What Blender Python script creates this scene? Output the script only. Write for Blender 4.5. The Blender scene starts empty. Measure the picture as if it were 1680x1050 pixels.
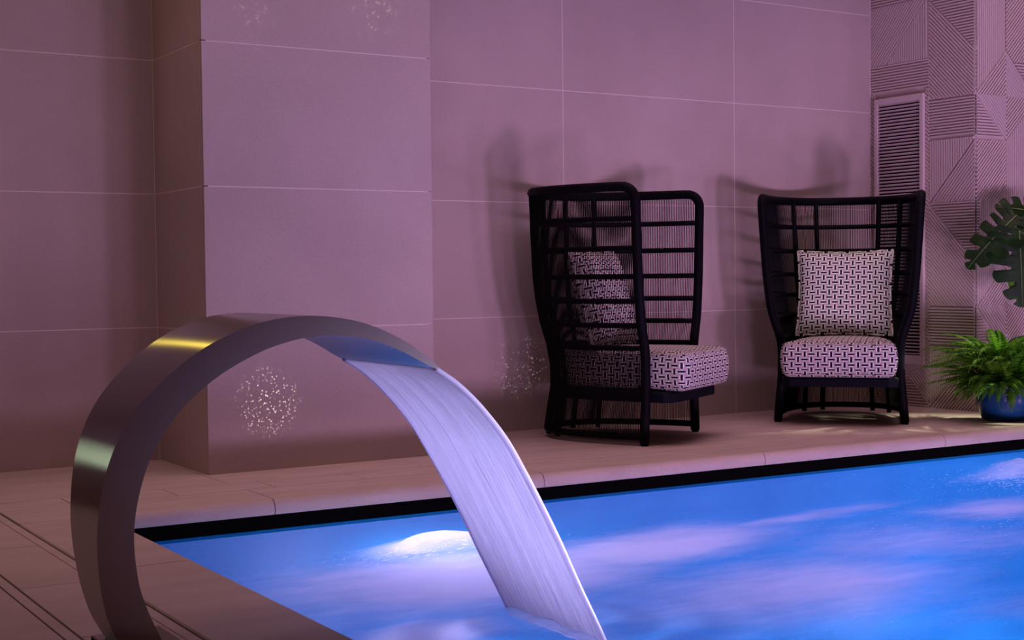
import bpy, bmesh, math, random
from mathutils import Vector, Matrix, noise as mnoise

# ------------------------------------------------------------------ scene, camera, world, light
S = bpy.context.scene
COL = S.collection
random.seed(7)

cam_d = bpy.data.cameras.new('camera')
cam_d.sensor_width = 36.0
cam_d.lens = 2304.16 / 1680.0 * 36.0
cam_d.clip_start = 0.05
cam = bpy.data.objects.new('camera', cam_d)
COL.objects.link(cam)
_f = Vector((0.53176658, 0.84628826, -0.03194509))
_r = Vector((0.84648545, -0.53230085, -0.01087158))
_u = Vector((0.02620489, 0.02125992, 0.9994305))
M_ = Matrix((( _r.x, _u.x, -_f.x, -5.4508),
             ( _r.y, _u.y, -_f.y, -6.2288),
             ( _r.z, _u.z, -_f.z, 0.8179),
             (0, 0, 0, 1)))
cam.matrix_world = M_
S.camera = cam

W = bpy.data.worlds.new('world')
S.world = W
W.use_nodes = True
bg = W.node_tree.nodes['Background']
bg.inputs['Color'].default_value = (0.20, 0.066, 0.054, 1)
bg.inputs['Strength'].default_value = 0.35

S.view_settings.view_transform = 'Standard'
S.view_settings.look = 'None'
S.view_settings.exposure = 0.0
S.view_settings.gamma = 1.0
S.view_settings.use_curve_mapping = False
cy = S.cycles
cy.use_denoising = True
cy.max_bounces = 8
cy.diffuse_bounces = 4
cy.glossy_bounces = 3
cy.transmission_bounces = 4
cy.transparent_max_bounces = 24
cy.sample_clamp_indirect = 4.0
cy.caustics_reflective = False
cy.caustics_refractive = False


def light(name, kind, loc, power, color, aim=None, size=0.1, size_y=None, spot=None, blend=0.5):
    d = bpy.data.lights.new(name, kind)
    d.energy = power
    d.color = color
    if kind == 'AREA':
        d.size = size
        if size_y:
            d.shape = 'RECTANGLE'
            d.size_y = size_y
    else:
        d.shadow_soft_size = size
    if kind == 'SPOT':
        d.spot_size = math.radians(spot)
        d.spot_blend = blend
    o = bpy.data.objects.new(name, d)
    COL.objects.link(o)
    o.location = loc
    if aim is not None:
        o.rotation_euler = (Vector(aim) - Vector(loc)).to_track_quat('-Z', 'Y').to_euler()
    return o


VIOLET = (1.0, 0.53, 0.93)
# wall lamps on the near side of the pool, below the water line (they throw the chair shadows up the wall)
for x_, p_ in ((-2.35, 250), (-1.25, 850), (-0.10, 330)):
    light('pool_wall_lamp_or_fill', 'SPOT', (x_, -6.45, -0.84), p_, VIOLET, aim=(0.6 + 0.3 * (x_ + 1.25), 0, 0.7), size=0.30, spot=110, blend=1.0)
light('pool_wall_lamp_or_fill', 'SPOT', (2.45, -6.40, -0.84), 210, VIOLET, aim=(0.5, 0, 1.1), size=0.34, spot=150, blend=0.4)
light('pool_wall_lamp_or_fill', 'SPOT', (-3.4, -6.40, -0.80), 520, VIOLET, aim=(0.6, -0.1, 1.1), size=0.30, spot=56, blend=1.0)
light('pool_wall_lamp_or_fill', 'SPOT', (0.5, -6.40, -0.50), 12000, (0.76, 0.68, 1.0), aim=(-3.67, -3.15, 0.36), size=0.2, spot=12, blend=1.0)  # added spot that brightens the falling sheet and the arch
# added soft fill from above, brightening the far deck
cw = light('deck_fill', 'AREA', (-1.4, -1.25, 3.7), 28, (1.0, 0.58, 0.76), aim=(-1.4, -1.15, 0), size=7.0, size_y=0.9)
cw.data.spread = 1.5
# warm ceiling spot in the recess left of the pillar (yellow streak on the steel arch)
light('ceiling_spot_warm', 'AREA', (-4.75, -0.60, 3.1), 1.8, (1.0, 0.60, 0.08), aim=(-4.3, -1.6, 0.4), size=0.16)
light('ceiling_spot_warm', 'SPOT', (-4.75, -0.62, 3.08), 60, (1.0, 0.80, 0.10), aim=(-4.40, -3.15, 0.62), size=0.06, spot=11, blend=0.6)
wl = light('deck_fill', 'AREA', (-3.6, -2.7, 3.7), 0.9, (1.0, 0.62, 0.62), aim=(-3.9, -2.7, 0), size=0.8, size_y=2.4)  # second added fill, for the deck at the left pool edge
wl.data.spread = 1.0
# plant spot from the right, and a ceiling spot on the far chair
light('plant_spot', 'SPOT', (3.3, -2.3, 1.75), 900, (1.0, 0.93, 0.74), aim=(0.80, -1.15, 0.22), size=0.04, spot=17, blend=0.8)
light('chair_spot', 'SPOT', (-1.9, -3.0, 3.5), 120, (1.0, 0.90, 0.80), aim=(0.42, -0.55, 0.85), size=0.05, spot=17, blend=0.8)



def glint_light(loc, aim, power, cone, scale, seed):
    """light thrown on the stone through the broken water surface: a spot whose beam is split into small sparks"""
    o = light('water_glint_light', 'SPOT', loc, power, (1.0, 0.86, 0.90), aim=aim, size=0.0, spot=cone, blend=1.0)
    d = o.data
    d.use_nodes = True
    t = d.node_tree
    em = t.nodes['Emission']
    tc = t.nodes.new('ShaderNodeNewGeometry')
    mp = t.nodes.new('ShaderNodeMapping')
    mp.inputs['Location'].default_value = (seed, seed * 0.7, 0)
    mp.inputs['Scale'].default_value = (scale, scale, scale)
    vo = t.nodes.new('ShaderNodeTexVoronoi')
    vo.feature = 'F1'
    vo.inputs['Scale'].default_value = 1.0
    no = t.nodes.new('ShaderNodeTexNoise')
    no.inputs['Scale'].default_value = 0.5
    mr = t.nodes.new('ShaderNodeMapRange')
    mr.inputs[1].default_value = 0.40
    mr.inputs[2].default_value = 0.22
    mn = t.nodes.new('ShaderNodeMapRange')
    mn.inputs[1].default_value = 0.40
    mn.inputs[2].default_value = 0.62
    mu = t.nodes.new('ShaderNodeMath')
    mu.operation = 'MULTIPLY'
    L = t.links.new
    L(tc.outputs['Incoming'], mp.inputs['Vector'])
    L(mp.outputs[0], vo.inputs['Vector'])
    L(mp.outputs[0], no.inputs['Vector'])
    L(vo.outputs['Distance'], mr.inputs[0])
    L(no.outputs['Fac'], mn.inputs[0])
    L(mr.outputs[0], mu.inputs[0])
    L(mn.outputs[0], mu.inputs[1])
    L(mu.outputs[0], em.inputs['Strength'])
    return o


glint_light((-3.25, -2.35, -0.08), (-3.16, -0.627, 0.288), 210, 11.5, 150, 1.3)
glint_light((-2.9, -2.6, -0.08), (-1.50, 0.0, 0.33), 130, 8.0, 210, 4.1)
glint_light((-3.0, -3.4, -0.08), (-2.62, -0.627, 2.02), 220, 6.0, 230, 7.7)
glint_light((-3.1, -3.4, -0.08), (-3.19, -0.627, 2.02), 150, 6.0, 230, 9.9)

# ------------------------------------------------------------------ materials


def mat(name, base=(0.5, 0.5, 0.5), rough=0.6, metal=0.0, spec=0.5):
    m = bpy.data.materials.new(name)
    m.use_nodes = True
    b = m.node_tree.nodes['Principled BSDF']
    b.inputs['Base Color'].default_value = (*base, 1)
    b.inputs['Roughness'].default_value = rough
    b.inputs['Metallic'].default_value = metal
    b.inputs['Specular IOR Level'].default_value = spec
    return m


class NT:
    """small helper to write node graphs as expressions"""

    def __init__(self, m):
        self.t = m.node_tree
        self.n = self.t.nodes

    def new(self, typ, **kw):
        nd = self.n.new(typ)
        for k, v in kw.items():
            setattr(nd, k, v)
        return nd

    def put(self, sock, v):
        if isinstance(v, bpy.types.NodeSocket):
            self.t.links.new(v, sock)
        else:
            sock.default_value = v

    def math(self, op, a, b=None, c=None):
        nd = self.new('ShaderNodeMath', operation=op)
        self.put(nd.inputs[0], a)
        if b is not None:
            self.put(nd.inputs[1], b)
        if c is not None:
            self.put(nd.inputs[2], c)
        return nd.outputs[0]

    def mixc(self, f, a, b):
        nd = self.new('ShaderNodeMix', data_type='RGBA')
        self.put(nd.inputs[0], f)
        self.put(nd.inputs[6], a if isinstance(a, bpy.types.NodeSocket) else (*a, 1))
        self.put(nd.inputs[7], b if isinstance(b, bpy.types.NodeSocket) else (*b, 1))
        return nd.outputs[2]

    def noise(self, vec, scale, detail=4, rough=0.55):
        nd = self.new('ShaderNodeTexNoise')
        self.put(nd.inputs['Vector'], vec)
        nd.inputs['Scale'].default_value = scale
        nd.inputs['Detail'].default_value = detail
        nd.inputs['Roughness'].default_value = rough
        return nd.outputs['Fac']

    def coords(self, which='Object', scale=(1, 1, 1), loc=(0, 0, 0), rot=(0, 0, 0)):
        tc = self.new('ShaderNodeTexCoord')
        mp = self.new('ShaderNodeMapping')
        mp.inputs['Scale'].default_value = scale
        mp.inputs['Location'].default_value = loc
        mp.inputs['Rotation'].default_value = rot
        self.t.links.new(tc.outputs[which], mp.inputs['Vector'])
        return mp.outputs[0]

    def world(self, scale=(1, 1, 1)):
        g = self.new('ShaderNodeNewGeometry')
        mp = self.new('ShaderNodeMapping')
        mp.inputs['Scale'].default_value = scale
        self.t.links.new(g.outputs['Position'], mp.inputs['Vector'])
        return mp.outputs[0]

    def ramp(self, f, lo, hi):
        nd = self.new('ShaderNodeMapRange', interpolation_type='SMOOTHSTEP')
        self.put(nd.inputs[0], f)
        nd.inputs[1].default_value = lo
        nd.inputs[2].default_value = hi
        return nd.outputs[0]

    def bump(self, h, strength, dist):
        nd = self.new('ShaderNodeBump')
        nd.inputs['Strength'].default_value = strength
        nd.inputs['Distance'].default_value = dist
        self.put(nd.inputs['Height'], h)
        return nd.outputs[0]


def stone(name, c1, c2, scale=(1, 1, 1), rough=0.75, big=1.2, fine=240, bump=0.25, fdist=0.0012, fw=0.25):
    m = mat(name, c1, rough, 0, 0.3)
    N = NT(m)
    w = N.world(scale)
    a = N.noise(w, big, 5, 0.6)
    f = N.noise(w, fine, 2, 0.6)
    k = N.math('ADD', N.math('MULTIPLY', a, 1 - fw), N.math('MULTIPLY', f, fw))
    col = N.mixc(N.ramp(k, 0.3, 0.7), c1, c2)
    b = N.n['Principled BSDF']
    N.put(b.inputs['Base Color'], col)
    N.put(b.inputs['Normal'], N.bump(f, bump, fdist))
    return m


M_TILE = stone('stone_tile', (0.44, 0.375, 0.335), (0.59, 0.51, 0.455), fine=190, fw=0.5, bump=0.5)
M_GROUT = mat('grout', (0.78, 0.70, 0.64), 0.9)
M_JOINT = mat('deck_joint', (0.16, 0.12, 0.10), 0.95)
M_PANEL = stone('ribbed_panel', (0.64, 0.54, 0.49), (0.70, 0.60, 0.54), bump=0.1)
M_VENT = mat('vent_paint', (0.70, 0.60, 0.56), 0.5)
M_DARK = mat('dark_void', (0.003, 0.003, 0.003), 0.9, 0, 0.0)  # near-black; on the gutter it stands in for shade
M_DECK = stone('deck_stone', (0.44, 0.36, 0.30), (0.53, 0.445, 0.37), scale=(1, 3, 3), rough=0.7, big=3.0, fine=60, bump=0.2, fdist=0.002)
M_FRAME = mat('wrapped_frame', (0.0022, 0.0022, 0.0040), 0.6, 0, 0.08)
M_CORD = mat('cord', (0.004, 0.0035, 0.004), 0.7, 0, 0.1)
M_BASE = mat('seat_board', (0.003, 0.004, 0.008), 0.6, 0, 0.1)
M_BASIN = stone('pool_tile', (0.012, 0.14, 0.38), (0.02, 0.19, 0.46), rough=0.4, big=2, fine=90, bump=0.1)
M_POT = mat('blue_glaze', (0.006, 0.055, 0.16), 0.25, 0, 0.4)
M_SOIL = mat('soil', (0.03, 0.02, 0.012), 0.95)
M_STEM = mat('stem', (0.05, 0.10, 0.02), 0.6)
M_BROWN = mat('rachis', (0.10, 0.12, 0.03), 0.7)

# frame tubes wrapped with rope: fine relief
N = NT(M_FRAME)
wv = N.noise(N.world((1, 1, 1)), 220, 2)
N.put(N.n['Principled BSDF'].inputs['Normal'], N.bump(wv, 0.35, 0.002))


def leaf_mat(name, a, b, rough=0.4, trans=0.25):
    m = mat(name, a, rough, 0, 0.18)
    N = NT(m)
    k = N.noise(N.world(), 14, 3)
    c = N.mixc(N.ramp(k, 0.35, 0.65), a, b)
    bs = N.n['Principled BSDF']
    N.put(bs.inputs['Base Color'], c)
    tr = N.new('ShaderNodeBsdfTranslucent')
    N.put(tr.inputs['Color'], c)
    mx = N.new('ShaderNodeMixShader')
    mx.inputs[0].default_value = trans
    N.t.links.new(bs.outputs[0], mx.inputs[1])
    N.t.links.new(tr.outputs[0], mx.inputs[2])
    N.t.links.new(mx.outputs[0], N.n['Material Output'].inputs['Surface'])
    return m


M_FERN = leaf_mat('fern_leaf', (0.05, 0.17, 0.010), (0.13, 0.34, 0.02), 0.5, 0.3)
M_MONST = leaf_mat('monstera_leaf', (0.006, 0.030, 0.004), (0.012, 0.052, 0.006), 0.5, 0.12)
M_YOUNG = leaf_mat('young_leaf', (0.10, 0.33, 0.02), (0.14, 0.40, 0.03), 0.4, 0.4)
M_VEIN = mat('leaf_vein', (0.16, 0.26, 0.06), 0.5)


def fabric():
    """black dashes set alternately upright and flat, each with a pale rim, like the cushions' weave"""
    m = mat('dash_fabric', (0.7, 0.65, 0.6), 0.85, 0, 0.2)
    N = NT(m)
    tc = N.new('ShaderNodeTexCoord')
    sp = N.new('ShaderNodeSeparateXYZ')
    N.t.links.new(tc.outputs['UV'], sp.inputs[0])
    u = N.math('MULTIPLY', sp.outputs[0], 1 / 0.0315)
    v = N.math('MULTIPLY', sp.outputs[1], 1 / 0.0285)
    fu, fv = N.math('FLOOR', u), N.math('FLOOR', v)
    par = N.math('FLOORED_MODULO', N.math('ADD', fu, fv), 2.0)
    lx = N.math('ABSOLUTE', N.math('SUBTRACT', N.math('SUBTRACT', u, fu), 0.5))
    ly = N.math('ABSOLUTE', N.math('SUBTRACT', N.math('SUBTRACT', v, fv), 0.5))
    # par 0: upright dash (narrow in x); par 1: flat dash (narrow in y)
    ip = N.math('SUBTRACT', 1.0, par)
    a = N.math('ADD', N.math('MULTIPLY', lx, ip), N.math('MULTIPLY', ly, par))
    b = N.math('ADD', N.math('MULTIPLY', ly, ip), N.math('MULTIPLY', lx, par))
    dash = N.math('MULTIPLY', N.math('LESS_THAN', a, 0.172), N.math('LESS_THAN', b, 0.50))
    # pale arcs beside each dash, grey ground outside them
    arc = N.math('ADD', a, N.math('MULTIPLY', N.math('MULTIPLY', b, b), 0.55))
    rim = N.math('LESS_THAN', arc, 0.36)
    edge = N.math('MULTIPLY', N.math('GREATER_THAN', arc, 0.36), N.math('LESS_THAN', arc, 0.39))
    c = N.mixc(rim, (0.50, 0.45, 0.44), (0.90, 0.86, 0.82))
    c = N.mixc(edge, c, (0.16, 0.13, 0.14))
    c = N.mixc(dash, c, (0.012, 0.010, 0.014))
    bs = N.n['Principled BSDF']
    N.put(bs.inputs['Base Color'], c)
    N.put(bs.inputs['Normal'], N.bump(N.noise(N.coords('UV'), 900, 1), 0.2, 0.001))
    return m


M_FAB = fabric()


def steel():
    m = mat('brushed_steel', (0.36, 0.33, 0.33), 0.30, 1.0)
    N = NT(m)
    b = N.n['Principled BSDF']
    tg = N.new('ShaderNodeTangent', direction_type='UV_MAP', uv_map='UVMap')
    N.t.links.new(tg.outputs[0], b.inputs['Tangent'])
    b.inputs['Anisotropic'].default_value = 0.97
    b.inputs['Anisotropic Rotation'].default_value = 0.25
    st = N.noise(N.coords('UV', (3, 160, 1)), 6, 3)
    N.put(b.inputs['Roughness'], N.math('ADD', 0.15, N.math('MULTIPLY', st, 0.09)))
    return m


M_STEEL = steel()
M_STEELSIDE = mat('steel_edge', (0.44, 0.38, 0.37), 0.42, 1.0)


def water_mat():
    m = bpy.data.materials.new('pool_water')
    m.use_nodes = True
    N = NT(m)
    N.n.remove(N.n['Principled BSDF'])
    out = N.n['Material Output']
    g = N.new('ShaderNodeNewGeometry')
    sp = N.new('ShaderNodeSeparateXYZ')
    N.t.links.new(g.outputs['Position'], sp.inputs[0])
    X, Y = sp.outputs[0], sp.outputs[1]
    w = N.world((0.55, 1.0, 1.0))
    n1 = N.noise(w, 1.3, 3, 0.5)
    n2 = N.noise(w, 4.5, 4, 0.6)
    w3 = N.world((0.35, 1.4, 1.0))
    n3 = N.noise(w3, 10, 4, 0.65)

    def blob(x, y, sx, sy, rot=0.0):
        dx, dy = N.math('SUBTRACT', X, x), N.math('SUBTRACT', Y, y)
        c, s = math.cos(rot), math.sin(rot)
        p = N.math('ADD', N.math('MULTIPLY', dx, c / sx), N.math('MULTIPLY', dy, s / sx))
        q = N.math('ADD', N.math('MULTIPLY', dx, -s / sy), N.math('MULTIPLY', dy, c / sy))
        d2 = N.math('ADD', N.math('MULTIPLY', p, p), N.math('MULTIPLY', q, q))
        return N.math('EXPONENT', N.math('MULTIPLY', d2, -1.0))
    acc = None
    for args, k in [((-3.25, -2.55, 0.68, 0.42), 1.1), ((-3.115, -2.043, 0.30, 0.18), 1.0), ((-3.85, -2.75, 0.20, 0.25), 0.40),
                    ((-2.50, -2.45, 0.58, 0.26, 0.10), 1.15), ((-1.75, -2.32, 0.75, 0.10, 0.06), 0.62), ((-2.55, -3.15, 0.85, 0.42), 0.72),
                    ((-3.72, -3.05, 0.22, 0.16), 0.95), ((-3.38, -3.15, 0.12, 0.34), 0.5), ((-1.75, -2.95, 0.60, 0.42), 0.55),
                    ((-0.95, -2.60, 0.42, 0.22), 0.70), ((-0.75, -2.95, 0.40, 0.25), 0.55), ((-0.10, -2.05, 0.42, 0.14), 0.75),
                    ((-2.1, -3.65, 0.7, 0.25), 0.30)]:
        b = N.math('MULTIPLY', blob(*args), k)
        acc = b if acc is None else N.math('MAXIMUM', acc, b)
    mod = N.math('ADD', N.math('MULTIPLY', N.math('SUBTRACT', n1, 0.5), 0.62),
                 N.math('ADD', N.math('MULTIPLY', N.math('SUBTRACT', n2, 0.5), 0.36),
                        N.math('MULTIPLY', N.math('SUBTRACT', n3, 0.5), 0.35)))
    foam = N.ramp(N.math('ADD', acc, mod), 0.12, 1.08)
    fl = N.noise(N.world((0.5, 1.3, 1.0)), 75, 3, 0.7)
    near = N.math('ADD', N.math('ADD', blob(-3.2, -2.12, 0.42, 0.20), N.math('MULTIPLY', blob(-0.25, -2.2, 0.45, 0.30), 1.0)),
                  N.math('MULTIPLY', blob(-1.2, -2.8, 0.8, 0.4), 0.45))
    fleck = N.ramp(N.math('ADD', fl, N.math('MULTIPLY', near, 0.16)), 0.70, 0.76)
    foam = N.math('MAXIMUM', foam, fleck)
    # deep water: clear part + blue milky part
    tr = N.new('ShaderNodeBsdfTransparent')
    tr.inputs[0].default_value = (0.86, 0.88, 1, 1)
    tl = N.new('ShaderNodeBsdfTranslucent')
    tl.inputs[0].default_value = (0.005, 0.25, 0.54, 1)
    df = N.new('ShaderNodeBsdfDiffuse')
    df.inputs[0].default_value = (0.004, 0.10, 0.26, 1)
    m1 = N.new('ShaderNodeMixShader')
    m1.inputs[0].default_value = 0.25
    N.t.links.new(tl.outputs[0], m1.inputs[1])
    N.t.links.new(df.outputs[0], m1.inputs[2])
    m2 = N.new('ShaderNodeMixShader')
    m2.inputs[0].default_value = 0.55
    N.t.links.new(tr.outputs[0], m2.inputs[1])
    N.t.links.new(m1.outputs[0], m2.inputs[2])
    # foam
    ft = N.new('ShaderNodeBsdfTranslucent')
    ft.inputs[0].default_value = (0.64, 0.64, 0.90, 1)
    fd = N.new('ShaderNodeBsdfDiffuse')
    fd.inputs[0].default_value = (0.80, 0.78, 0.84, 1)
    m3 = N.new('ShaderNodeMixShader')
    m3.inputs[0].default_value = 0.35
    N.t.links.new(ft.outputs[0], m3.inputs[1])
    N.t.links.new(fd.outputs[0], m3.inputs[2])
    m4 = N.new('ShaderNodeMixShader')
    N.put(m4.inputs[0], N.math('MULTIPLY', foam, 0.78))
    N.t.links.new(m2.outputs[0], m4.inputs[1])
    N.t.links.new(m3.outputs[0], m4.inputs[2])
    gl = N.new('ShaderNodeBsdfGlossy')
    gl.inputs['Roughness'].default_value = 0.16
    gl.inputs['Color'].default_value = (1, 1, 1, 1)
    nb = N.bump(N.math('ADD', n3, N.math('MULTIPLY', N.noise(w3, 34, 3), 0.5)), 0.5, 0.02)
    N.t.links.new(nb, gl.inputs['Normal'])
    fr = N.new('ShaderNodeFresnel')
    fr.inputs['IOR'].default_value = 1.33
    m5 = N.new('ShaderNodeMixShader')
    N.put(m5.inputs[0], N.math('MULTIPLY', fr.outputs[0], 0.11))
    N.t.links.new(m4.outputs[0], m5.inputs[1])
    N.t.links.new(gl.outputs[0], m5.inputs[2])
    N.t.links.new(m5.outputs[0], out.inputs['Surface'])
    return m


M_WATER = water_mat()


def sheet_mat():
    m = bpy.data.materials.new('falling_water')
    m.use_nodes = True
    N = NT(m)
    N.n.remove(N.n['Principled BSDF'])
    out = N.n['Material Output']
    w = N.coords('UV', (1, 1, 1))
    sp = N.new('ShaderNodeSeparateXYZ')
    N.t.links.new(w, sp.inputs[0])
    st = N.noise(N.coords('UV', (46, 1.6, 1)), 1.0, 3, 0.6)
    st2 = N.noise(N.coords('UV', (130, 3, 1)), 1.0, 2, 0.6)
    k = N.math('ADD', N.math('MULTIPLY', st, 0.6), N.math('MULTIPLY', st2, 0.4))
    dens = N.math('ADD', 0.84, N.math('MULTIPLY', N.math('SUBTRACT', k, 0.5), 0.8))
    tr = N.new('ShaderNodeBsdfTransparent')
    tr.inputs[0].default_value = (0.93, 0.94, 1, 1)
    nb = N.bump(k, 1.0, 0.03)
    tl = N.new('ShaderNodeBsdfTranslucent')
    N.t.links.new(nb, tl.inputs['Normal'])
    tl.inputs[0].default_value = (0.84, 0.82, 0.97, 1)
    df = N.new('ShaderNodeBsdfDiffuse')
    df.inputs[0].default_value = (0.84, 0.83, 0.96, 1)
    N.t.links.new(nb, df.inputs['Normal'])
    a = N.new('ShaderNodeMixShader')
    a.inputs[0].default_value = 0.32
    N.t.links.new(tl.outputs[0], a.inputs[1])
    N.t.links.new(df.outputs[0], a.inputs[2])
    b = N.new('ShaderNodeMixShader')
    N.put(b.inputs[0], dens)
    N.t.links.new(tr.outputs[0], b.inputs[1])
    N.t.links.new(a.outputs[0], b.inputs[2])
    gl = N.new('ShaderNodeBsdfGlossy')
    gl.inputs['Roughness'].default_value = 0.15
    N.t.links.new(N.bump(k, 0.4, 0.01), gl.inputs['Normal'])
    c = N.new('ShaderNodeMixShader')
    c.inputs[0].default_value = 0.10
    N.t.links.new(b.outputs[0], c.inputs[1])
    N.t.links.new(gl.outputs[0], c.inputs[2])
    N.t.links.new(c.outputs[0], out.inputs['Surface'])
    return m


M_SHEET = sheet_mat()


def bead_mat():
    m = mat('water_bead', (0.9, 0.88, 1.0), 0.12, 0, 0.6)
    N = NT(m)
    tl = N.new('ShaderNodeBsdfTranslucent')
    tl.inputs[0].default_value = (0.92, 0.88, 1.0, 1)
    mx = N.new('ShaderNodeMixShader')
    mx.inputs[0].default_value = 0.6
    N.t.links.new(N.n['Principled BSDF'].outputs[0], mx.inputs[1])
    N.t.links.new(tl.outputs[0], mx.inputs[2])
    N.t.links.new(mx.outputs[0], N.n['Material Output'].inputs['Surface'])
    return m


M_BEAD = bead_mat()


def glow(name, col, strength):
    m = bpy.data.materials.new(name)
    m.use_nodes = True
    b = m.node_tree.nodes['Principled BSDF']
    b.inputs['Base Color'].default_value = (col[0] * 0.08, col[1] * 0.08, col[2] * 0.08, 1)
    b.inputs['Emission Color'].default_value = (*col, 1)
    b.inputs['Emission Strength'].default_value = strength
    return m


M_LENS = glow('lamp_lens', (0.75, 0.65, 1.0), 0.4)
M_LENSB = glow('added_lens_blue', (0.25, 0.45, 1.0), 3)
M_LENSW = glow('lamp_lens_warm', (1.0, 0.75, 0.25), 8)
M_WINGLOW = glow('lit_window_glass', (0.72, 0.95, 0.62), 2.6)

# ------------------------------------------------------------------ mesh helpers


def obj(name, verts, faces, m, parent=None, smooth=False, uvs=None, loc=None):
    me = bpy.data.meshes.new(name)
    me.from_pydata([tuple(v) for v in verts], [], faces)
    if uvs is not None:
        ul = me.uv_layers.new(name='UVMap')
        i = 0
        for p in me.polygons:
            for vi in p.vertices:
                ul.data[i].uv = uvs[vi] if not callable(uvs) else uvs(p, vi)
                i += 1
    if smooth:
        me.polygons.foreach_set('use_smooth', [True] * len(me.polygons))
    me.materials.append(m)
    me.update()
    return link(name, me, parent, loc)


def link(name, me, parent=None, loc=None):
    o = bpy.data.objects.new(name, me)
    COL.objects.link(o)
    if parent is not None:
        o.parent = parent
    if loc is not None:
        o.location = loc
    return o


def empty(name, loc=(0, 0, 0), rz=0.0):
    o = bpy.data.objects.new(name, None)
    o.empty_display_size = 0.1
    COL.objects.link(o)
    o.location = loc
    o.rotation_euler = (0, 0, rz)
    return o


def tag(o, label, cat, group=None, kind=None):
    o['label'] = label
    o['category'] = cat
    if group:
        o['group'] = group
    if kind:
        o['kind'] = kind
    return o


def bevel_box(x0, x1, y0, y1, z0, z1, b=0.002):
    """chamfered box as verts, faces"""
    bm = bmesh.new()
    vs = [bm.verts.new((x, y, z)) for x in (x0, x1) for y in (y0, y1) for z in (z0, z1)]
    for f in ((0, 1, 3, 2), (4, 6, 7, 5), (0, 4, 5, 1), (2, 3, 7, 6), (0, 2, 6, 4), (1, 5, 7, 3)):
        bm.faces.new([vs[i] for i in f])
    if b > 0:
        bmesh.ops.bevel(bm, geom=bm.edges[:], offset=b, segments=1, affect='EDGES')
    bmesh.ops.recalc_face_normals(bm, faces=bm.faces[:])
    bm.verts.index_update()
    v = [tuple(p.co) for p in bm.verts]
    f = [[q.index for q in p.verts] for p in bm.faces]
    bm.free()
    return v, f


def box(name, x0, x1, y0, y1, z0, z1, m, parent=None, b=0.002):
    v, f = bevel_box(x0, x1, y0, y1, z0, z1, b)
    return obj(name, v, f, m, parent)


def tube_geo(path, r, sides=8, closed=False, cap=True):
    """verts/faces of a tube along a path; r a number or a list"""
    P = [Vector(p) for p in path]
    n = len(P)
    R = r if isinstance(r, (list, tuple)) else [r] * n
    V, F = [], []
    prev = None
    for i in range(n):
        if closed:
            t = (P[(i + 1) % n] - P[i - 1]).normalized()
        else:
            t = (P[min(i + 1, n - 1)] - P[max(i - 1, 0)]).normalized()
        if prev is None:
            a = Vector((0, 0, 1)) if abs(t.z) < 0.9 else Vector((1, 0, 0))
            nx = (a - t * a.dot(t)).normalized()
        else:
            nx = (prev - t * prev.dot(t)).normalized()
        prev = nx
        ny = t.cross(nx)
        for k in range(sides):
            an = 2 * math.pi * k / sides
            V.append(P[i] + (nx * math.cos(an) + ny * math.sin(an)) * R[i])
    rng = n if closed else n - 1
    for i in range(rng):
        j = (i + 1) % n
        for k in range(sides):
            k2 = (k + 1) % sides
            F.append((i * sides + k, i * sides + k2, j * sides + k2, j * sides + k))
    if cap and not closed:
        F.append(tuple(range(sides - 1, -1, -1)))
        F.append(tuple((n - 1) * sides + k for k in range(sides)))
    return V, F


def tube(name, path, r, m, parent=None, sides=8, closed=False):
    v, f = tube_geo(path, r, sides, closed)
    return obj(name, v, f, m, parent, smooth=True)


def join(parts):
    V, F = [], []
    for v, f in parts:
        o = len(V)
        V += list(v)
        F += [tuple(i + o for i in q) for q in f]
    return V, F


def lathe(prof, n=32):
    V, F = [], []
    for r, z in prof:
        for k in range(n):
            a = 2 * math.pi * k / n
            V.append((r * math.cos(a), r * math.sin(a), z))
    for i in range(len(prof) - 1):
        for k in range(n):
            k2 = (k + 1) % n
            F.append((i * n + k, i * n + k2, (i + 1) * n + k2, (i + 1) * n + k))
    return V, F


def catmull(pts, sub=4):
    out = []
    n = len(pts)
    for i in range(n - 1):
        p0 = pts[max(i - 1, 0)]
        p1, p2 = pts[i], pts[i + 1]
        p3 = pts[min(i + 2, n - 1)]
        for s in range(sub):
            t = s / sub
            out.append(tuple(0.5 * ((2 * b) + (c - a) * t + (2 * a - 5 * b + 4 * c - d) * t * t + (3 * b - a - 3 * c + d) * t ** 3)
                             for a, b, c, d in zip(p0, p1, p2, p3)))
    out.append(tuple(pts[-1]))
    return out


def interp(x, xs, ys):
    if x <= xs[0]:
        return ys[0]
    for i in range(len(xs) - 1):
        if x <= xs[i + 1]:
            t = (x - xs[i]) / (xs[i + 1] - xs[i])
            return ys[i] + (ys[i + 1] - ys[i]) * t
    return ys[-1]


# ------------------------------------------------------------------ room shell
ROWS = [0.0, 0.6, 1.2, 1.8, 2.4, 3.0, 3.6]
PX0, PX1, PD = -3.43, -2.351, -0.627      # pillar
XC, YC = 1.111, -0.80                      # panelled corner on the right
G = 0.0022


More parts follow.
